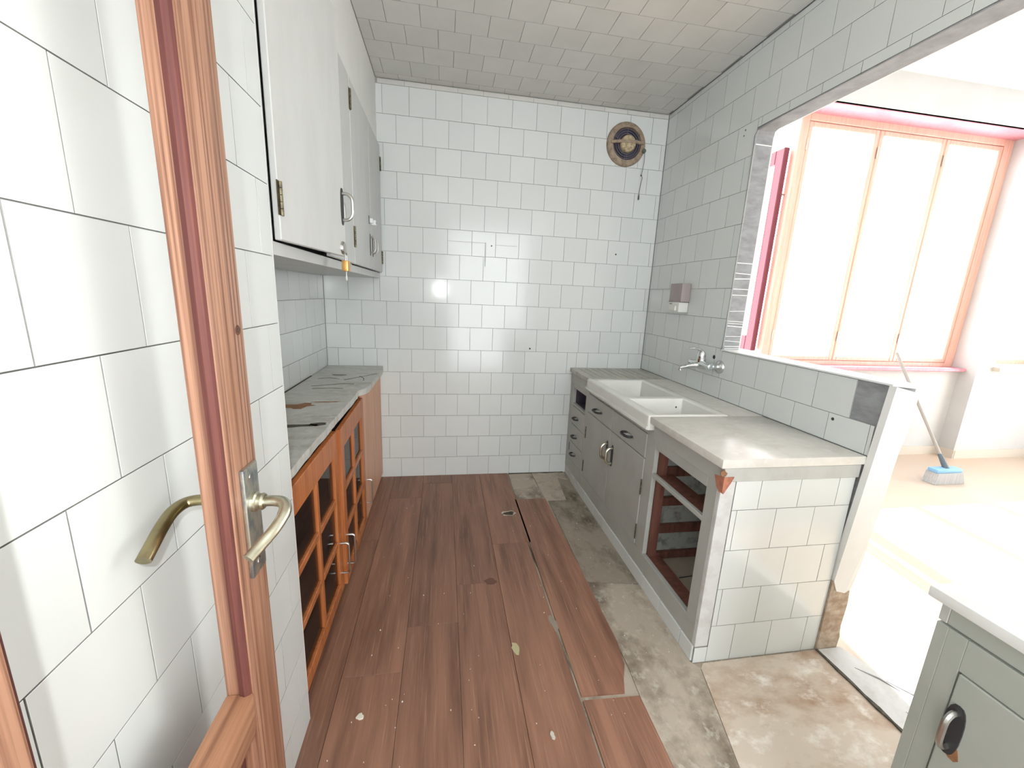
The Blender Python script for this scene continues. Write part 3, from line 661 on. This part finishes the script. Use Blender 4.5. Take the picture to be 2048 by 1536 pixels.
# tiled end
bobj('end_core', M['grout'], bc, (1.655, XR-.003, -1.6005, -1.590, 0.0, .722), (XB+.004, 1.655, -1.6005, -1.590, 0, .064))
FE = (lambda a, b: (a, -1.6055, b), (0, 0, 0))
tile_field(bc, FE, (XB+.001, XR-.004), (-.003, .702), 1.7573, .5972, M['tile'], holes=[(0, 1.662, .062, .9)], par=0)
bobj('mortar_strip', M['mortar_light'], bc, (XB+.0005, 1.661, -1.6045, -1.590, .0655, .703), bev=.001)
bobj('fascia', M['marble_band'], bc, (XB-.004, XR-.003, -1.614, -1.6005, .704, .752), bev=.002)
bm = new_bm(); prism(bm, [(1.606, .722), (1.642, .722), (1.632, .700), (1.612, .664), (1.606, .672)], 'y', -1.6165, -1.600)
obj('broken_corner', bm, M['terracotta'], bc)
bm = new_bm(); prism(bm, [(-1.612, .722), (-1.572, .712), (-1.586, .680), (-1.606, .664)], 'x', XB-.0045, XB+.001); obj('broken_corner', bm, M['terracotta'], bc)
bm = new_bm(); prism(bm, blob(1.603, .736, .010, .011, 9, .3), 'y', -1.6158, -1.613); obj('rust_stain', bm, M['rust'], bc)

# marble worktop with drainer
wtr = thing('worktop.001', (1.86, -.8, .752), 'pale marble worktop with drainer grooves around the double sink, reflecting the torch', 'worktop')
bm = new_bm()
box(bm, 1.588, XR-.001, -1.622, -1.160, .754, .784, .004, 2)
box(bm, 1.962, XR-.001, -1.160, -.386, .754, .784)
obj('slab', bm, M['marble'], wtr, smooth=True)
bobj('drainer', M['marble_drain'], wtr, (1.596, XR-.001, -.386, -.004, .754, .784), bev=.003)
for i in range(9):
    x = 1.645 + i*.045
    bobj('drainer_rib', M['marble_drain'], wtr, (x, x+.014, -.34, -.03, .783, .7865), bev=.0012)
# double sink
sk = thing('sink', (1.77, -.77, .60), 'white ceramic double butler sink with dirty basins let into the marble worktop', 'sink')
def sink_mesh():
    bm = new_bm()
    x0, x1, y0, y1 = 1.581, 1.960, -1.158, -.390; zt, zf = .786, .722
    xs = [x0, 1.633, 1.918, x1]; ys = [y0, -1.128, -.868, -.822, -.430, y1]
    V = {}
    for i, x in enumerate(xs):
        for j, y in enumerate(ys): V[i, j] = bm.verts.new((x, y, zt))
    for i in range(3):
        for j in range(5):
            if i == 1 and j in (1, 3):
                q = [V[i, j], V[i+1, j], V[i+1, j+1], V[i, j+1]]
                cx = (xs[i]+xs[i+1])/2; cy = (ys[j]+ys[j+1])/2
                lo = [bm.verts.new((cx+(v.co.x-cx)*.93, cy+(v.co.y-cy)*.93, zt-.19)) for v in q]
                for k in range(4): bm.faces.new((q[k], lo[k], lo[(k+1) % 4], q[(k+1) % 4]))
                bm.faces.new(lo)
            else: bm.faces.new((V[i, j], V[i+1, j], V[i+1, j+1], V[i, j+1]))
    rim = [V[i, 0] for i in range(4)] + [V[3, j] for j in range(1, 6)] + [V[i, 5] for i in (2, 1, 0)] + [V[0, j] for j in (4, 3, 2, 1)]
    low = [bm.verts.new((v.co.x, v.co.y, zf)) for v in rim]
    n = len(rim)
    for k in range(n): bm.faces.new((rim[k], rim[(k+1) % n], low[(k+1) % n], low[k]))
    bmesh.ops.recalc_face_normals(bm, faces=bm.faces[:])
    es = [e for e in bm.edges if len(e.link_faces) == 2 and e.calc_face_angle() > .5]
    bmesh.ops.bevel(bm, geom=es, offset=.008, segments=3, affect='EDGES', profile=.5, clamp_overlap=True)
    return bm
obj('basin', sink_mesh(), M['ceramic'], sk, smooth=True)
bobj('apron_lip', M['ceramic'], sk, (1.576, 1.584, -1.156, -.392, .722, .738), bev=.003, seg=2)
for y in (-.998, -.626):
    bm = new_bm(); lathe(bm, (1.77, y, .597), (0, 0, 1), [(0, .030), (.002, .030), (.003, .022)], 20); obj('drain', bm, M['steel'], sk)
    bm = new_bm(); lathe(bm, (1.77, y, .60), (0, 0, 1), [(0, .018), (.001, .017)], 16); obj('drain_hole', bm, M['black'], sk)
for x, y, z in ((1.70, -.8243+.001, .755), (1.885, -.8243+.001, .762)):
    bm = new_bm(); lathe(bm, (x, -.8705, z-.02), (0, -1, 0), [(0, .005), (.002, .003)], 8); obj('speck', bm, M['dirt'], sk)

# ------------------------------------------------------------------ wall mixer tap
YF, ZF, XFa = -.760, .945, 2.062
fc = thing('faucet', (XR, YF, ZF), 'chrome lever mixer tap fixed to the tiled wall above the sink', 'faucet')
for dy in (-.075, .075):
    bm = new_bm(); lathe(bm, (XR, YF+dy, ZF), (-1, 0, 0), [(0, .034), (.004, .034), (.012, .028), (.018, .017), (.024, .013), (.034, .013), (.035, .016), (.047, .016), (.048, .012)], 28); obj('wall_flange', bm, M['chrome'], fc, smooth=True)
bm = new_bm(); lathe(bm, (XFa, YF-.088, ZF), (0, 1, 0), [(0, .010), (.002, .0155), (.03, .017), (.06, .023), (.088, .025), (.116, .023), (.146, .017), (.174, .0155), (.176, .010)], 24); obj('body', bm, M['chrome'], fc, smooth=True)
bm = new_bm(); tube(bm, smooth_path([(XFa-.012, YF, ZF-.002), (XFa-.05, YF, ZF-.006), (XFa-.095, YF, ZF-.014), (XFa-.118, YF, ZF-.020)], 5), [.018]*5+[.015]*5+[.0125]*6, 16, .8)
lathe(bm, (XFa-.112, YF, ZF-.016), (0, 0, -1), [(0, .011), (.016, .011), (.017, .009)], 16); obj('spout', bm, M['chrome'], fc, smooth=True)
bm = new_bm(); lathe(bm, (XFa, YF, ZF+.010), (.0, 0, 1), [(0, .024), (.022, .025), (.024, .021), (.034, .022), (.050, .021), (.060, .014)], 24); obj('cartridge_cap', bm, M['chrome'], fc, smooth=True)
bm = new_bm(); pth = smooth_path([(XFa+.012, YF, ZF+.050), (XFa+.002, YF, ZF+.068), (XFa-.022, YF, ZF+.080), (XFa-.055, YF, ZF+.086), (XFa-.082, YF, ZF+.084)], 5)
tube(bm, pth, [.018]*5+[.016]*6+[.013]*5+[.010]*4+[.006], 14, .42); obj('lever', bm, M['chrome'], fc, smooth=True)

# ------------------------------------------------------------------ soap dispenser
sd = thing('soap_dispenser', (XR, -.44, 1.21), 'square soap dispenser with smoky brown top and white base on the tiled wall', 'dispenser')
bobj('tank', M['disp_top'], sd, (2.066, XR-.002, -.492, -.366, 1.262, 1.368), bev=.004, seg=2)
bobj('dispenser_base', M['disp_bot'], sd, (2.062, XR-.002, -.486, -.372, 1.204, 1.262), bev=.004, seg=2)
bobj('trim_line', M['black'], sd, (2.0655, XR-.003, -.4925, -.3655, 1.2605, 1.2635))
bobj('push_bar', M['disp_bot'], sd, (2.052, 2.063, -.462, -.396, 1.212, 1.240), bev=.003, seg=2)
for i in range(5): bobj('print_mark', M['grey_text'], sd, (2.0614, 2.0622, -.384-.006*i-.004, -.384-.006*i, 1.2485, 1.2545))

# ------------------------------------------------------------------ extractor fan
FX, FZ = 1.848, 2.218
fan = thing('extractor_fan', (FX, -.005, FZ), 'round grubby beige extractor fan high on the tiled back wall, with pull cord', 'fan')
bm = new_bm(); lathe(bm, (FX, -.005, FZ), (0, -1, 0), [(0, .128), (.010, .128), (.020, .122), (.026, .108), (.026, .094), (.018, .092), (.004, .092)], 48, False, False); obj('rim', bm, M['fan_rim'], fan, smooth=True)
bm = new_bm(); lathe(bm, (FX, -.005, FZ), (0, -1, 0), [(0, .095), (.002, .094)], 40); obj('duct', bm, M['fan_dark'], fan)
for r in (.058, .072, .085):
    bm = new_bm(); lathe(bm, (FX, -.005, FZ), (0, -1, 0), [(.010, r-.0025), (.018, r-.0025), (.018, r+.0025), (.010, r+.0025), (.010, r-.0025)], 40, False, False); obj('grille_ring', bm, mat('plum_grey_plastic', (.10, .09, .12, 1), .5), fan)
for a in (90, 265, 275, 25, 155):
    an = math.radians(a); bm = new_bm()
    tube(bm, [(FX+.04*math.cos(an), -.022, FZ+.04*math.sin(an)), (FX+.097*math.cos(an), -.022, FZ+.097*math.sin(an))], .0016, 6); obj('grille_spoke', bm, mat('plum_grey_plastic', (.16, .14, .17, 1), .5), fan)
bm = new_bm(); lathe(bm, (FX+.008, -.008, FZ+.002), (0, -1, 0), [(0, .050), (.020, .050), (.026, .046), (.028, .036)], 36); obj('hub', bm, M['fan_hub'], fan, smooth=True)
bm = new_bm(); prism(bm, [(FX-.108, FZ-.008), (FX-.05, FZ+.000), (FX+.05, FZ+.004), (FX+.108, FZ+.000), (FX+.108, FZ+.014), (FX+.05, FZ+.022), (FX-.05, FZ+.016), (FX-.108, FZ+.006)], 'y', -.040, -.026); obj('crossbar', bm, M['fan_rim'], fan)
bm = new_bm(); lathe(bm, (FX+.116, -.020, FZ-.032), (0, -1, 0), [(0, .013), (.014, .013), (.017, .009)], 16); obj('cord_switch', bm, M['cord'], fan)
bm = new_bm(); pth = smooth_path([(FX+.122, -.030, FZ-.040), (FX+.127, -.026, FZ-.09), (FX+.122, -.022, FZ-.150), (FX+.119, -.020, FZ-.170), (FX+.129, -.018, FZ-.185), (FX+.124, -.018, FZ-.215), (FX+.120, -.016, FZ-.262), (FX+.119, -.016, FZ-.285)], 5); tube(bm, pth, .0017, 6)
obj('pull_cord', bm, M['cord'], fan)
bm = new_bm(); lathe(bm, (FX+.119, -.016, FZ-.318), (0, 0, 1), [(0, .0025), (.006, .005), (.022, .0045), (.034, .002)], 10); obj('cord_toggle', bm, M['cord'], fan, smooth=True)
bm = new_bm(); lathe(bm, (FX+.119, -.020, FZ-.176), (0, 0, 1), [(0, .002), (.003, .0055), (.007, .0055), (.010, .002)], 10); obj('cord_knot', bm, M['cord'], fan, smooth=True)

# ------------------------------------------------------------------ broom in the bright room
BX, BY = 4.53, -.38
br = thing('broom', (BX, BY, 0), 'pale blue broom standing on the peach floor, its pole leaning on the window sill', 'broom')
bm = new_bm(); box(bm, BX-.135, BX+.105, BY-.035, BY+.035, .085, .115, .010, 2); obj('broom_head', bm, M['broom_blue'], br, smooth=True)
bm = new_bm(); prism(bm, [(BX-.15, 0.0), (BX+.135, 0.0), (BX+.10, .086), (BX-.13, .086)], 'y', BY-.045, BY+.040); obj('bristles', bm, M['bristle'], br)
top = Vector((4.438, .085, .915)); b0 = Vector((BX-.01, BY, .11)); dv = (top-b0)
bm = new_bm(); tube(bm, [b0, b0+dv*.12], [.020, .014], 12); obj('socket', bm, M['broom_grey'], br, smooth=True)
bm = new_bm(); tube(bm, [b0+dv*.10, b0+dv*1.02], .011, 12); obj('pole', bm, M['handle_alu'], br, smooth=True)

# ------------------------------------------------------------------ counter at the near right
nb = thing('base_cabinet.001', (1.86, -2.8, 0), 'greenish grey base cupboard with a rusty dark handle, nearest on the right', 'cabinet')
X2 = 1.605; Y2 = -2.192
bm = new_bm()
for b in ((X2, 2.10, Y2-.018, Y2, 0, .720), (X2, X2+.02, -3.6, Y2-.018, .06, .10), (2.08, 2.10, -3.6, Y2-.018, 0, .72), (X2, X2+.02, Y2-.045, Y2-.018, .10, .720), (X2, X2+.02, -3.6, Y2-.045, .658, .720), (X2, X2+.02, -2.90, -2.70, .10, .658), (X2+.02, 2.08, -3.6, Y2-.018, .06, .08)): box(bm, *b, .001)
obj('carcass', bm, M['cab2'], nb)
bobj('plinth', M['mortar'], nb, (X2+.02, X2+.04, -3.6, Y2-.018, 0, .06))
bobj('fascia', M['cab2'], nb, (X2+.003, X2+.02, -3.6, Y2-.012, .723, .762), bev=.001)
bobj('end_fascia', M['marble_band'], nb, (X2+.002, 2.10, Y2-.012, Y2+.001, .723, .762), bev=.001)
d = bobj('door', M['cab2'], nb, (X2-.002, X2+.016, -2.698, Y2-.0475, .102, .6555), bev=.002)
bow_handle(d, X2-.002, -2.254, .553, .080, True, .022, True, 'steel', -1, .005, .028)
bm = new_bm(); prism(bm, blob(-2.262, .512, .010, .012, 9, .3), 'x', X2-.0028, X2-.0018); obj('rust_stain', bm, M['rust'], d)
d = bobj('door', M['cab2'], nb, (X2-.002, X2+.016, -3.4, -2.902, .102, .6555), bev=.002)
tn = tag(bobj('worktop.002', mat('white_slab', (.74, .75, .73, 1), .35, noise=((8, 8, 8), (.68, .68, .65, 1), .45, .7, 5)), None, (1.588, 2.125, -3.62, -2.178, .763, .784), bev=.004, seg=2), 'white worktop slab on the greenish grey cupboard beside the camera', 'worktop')
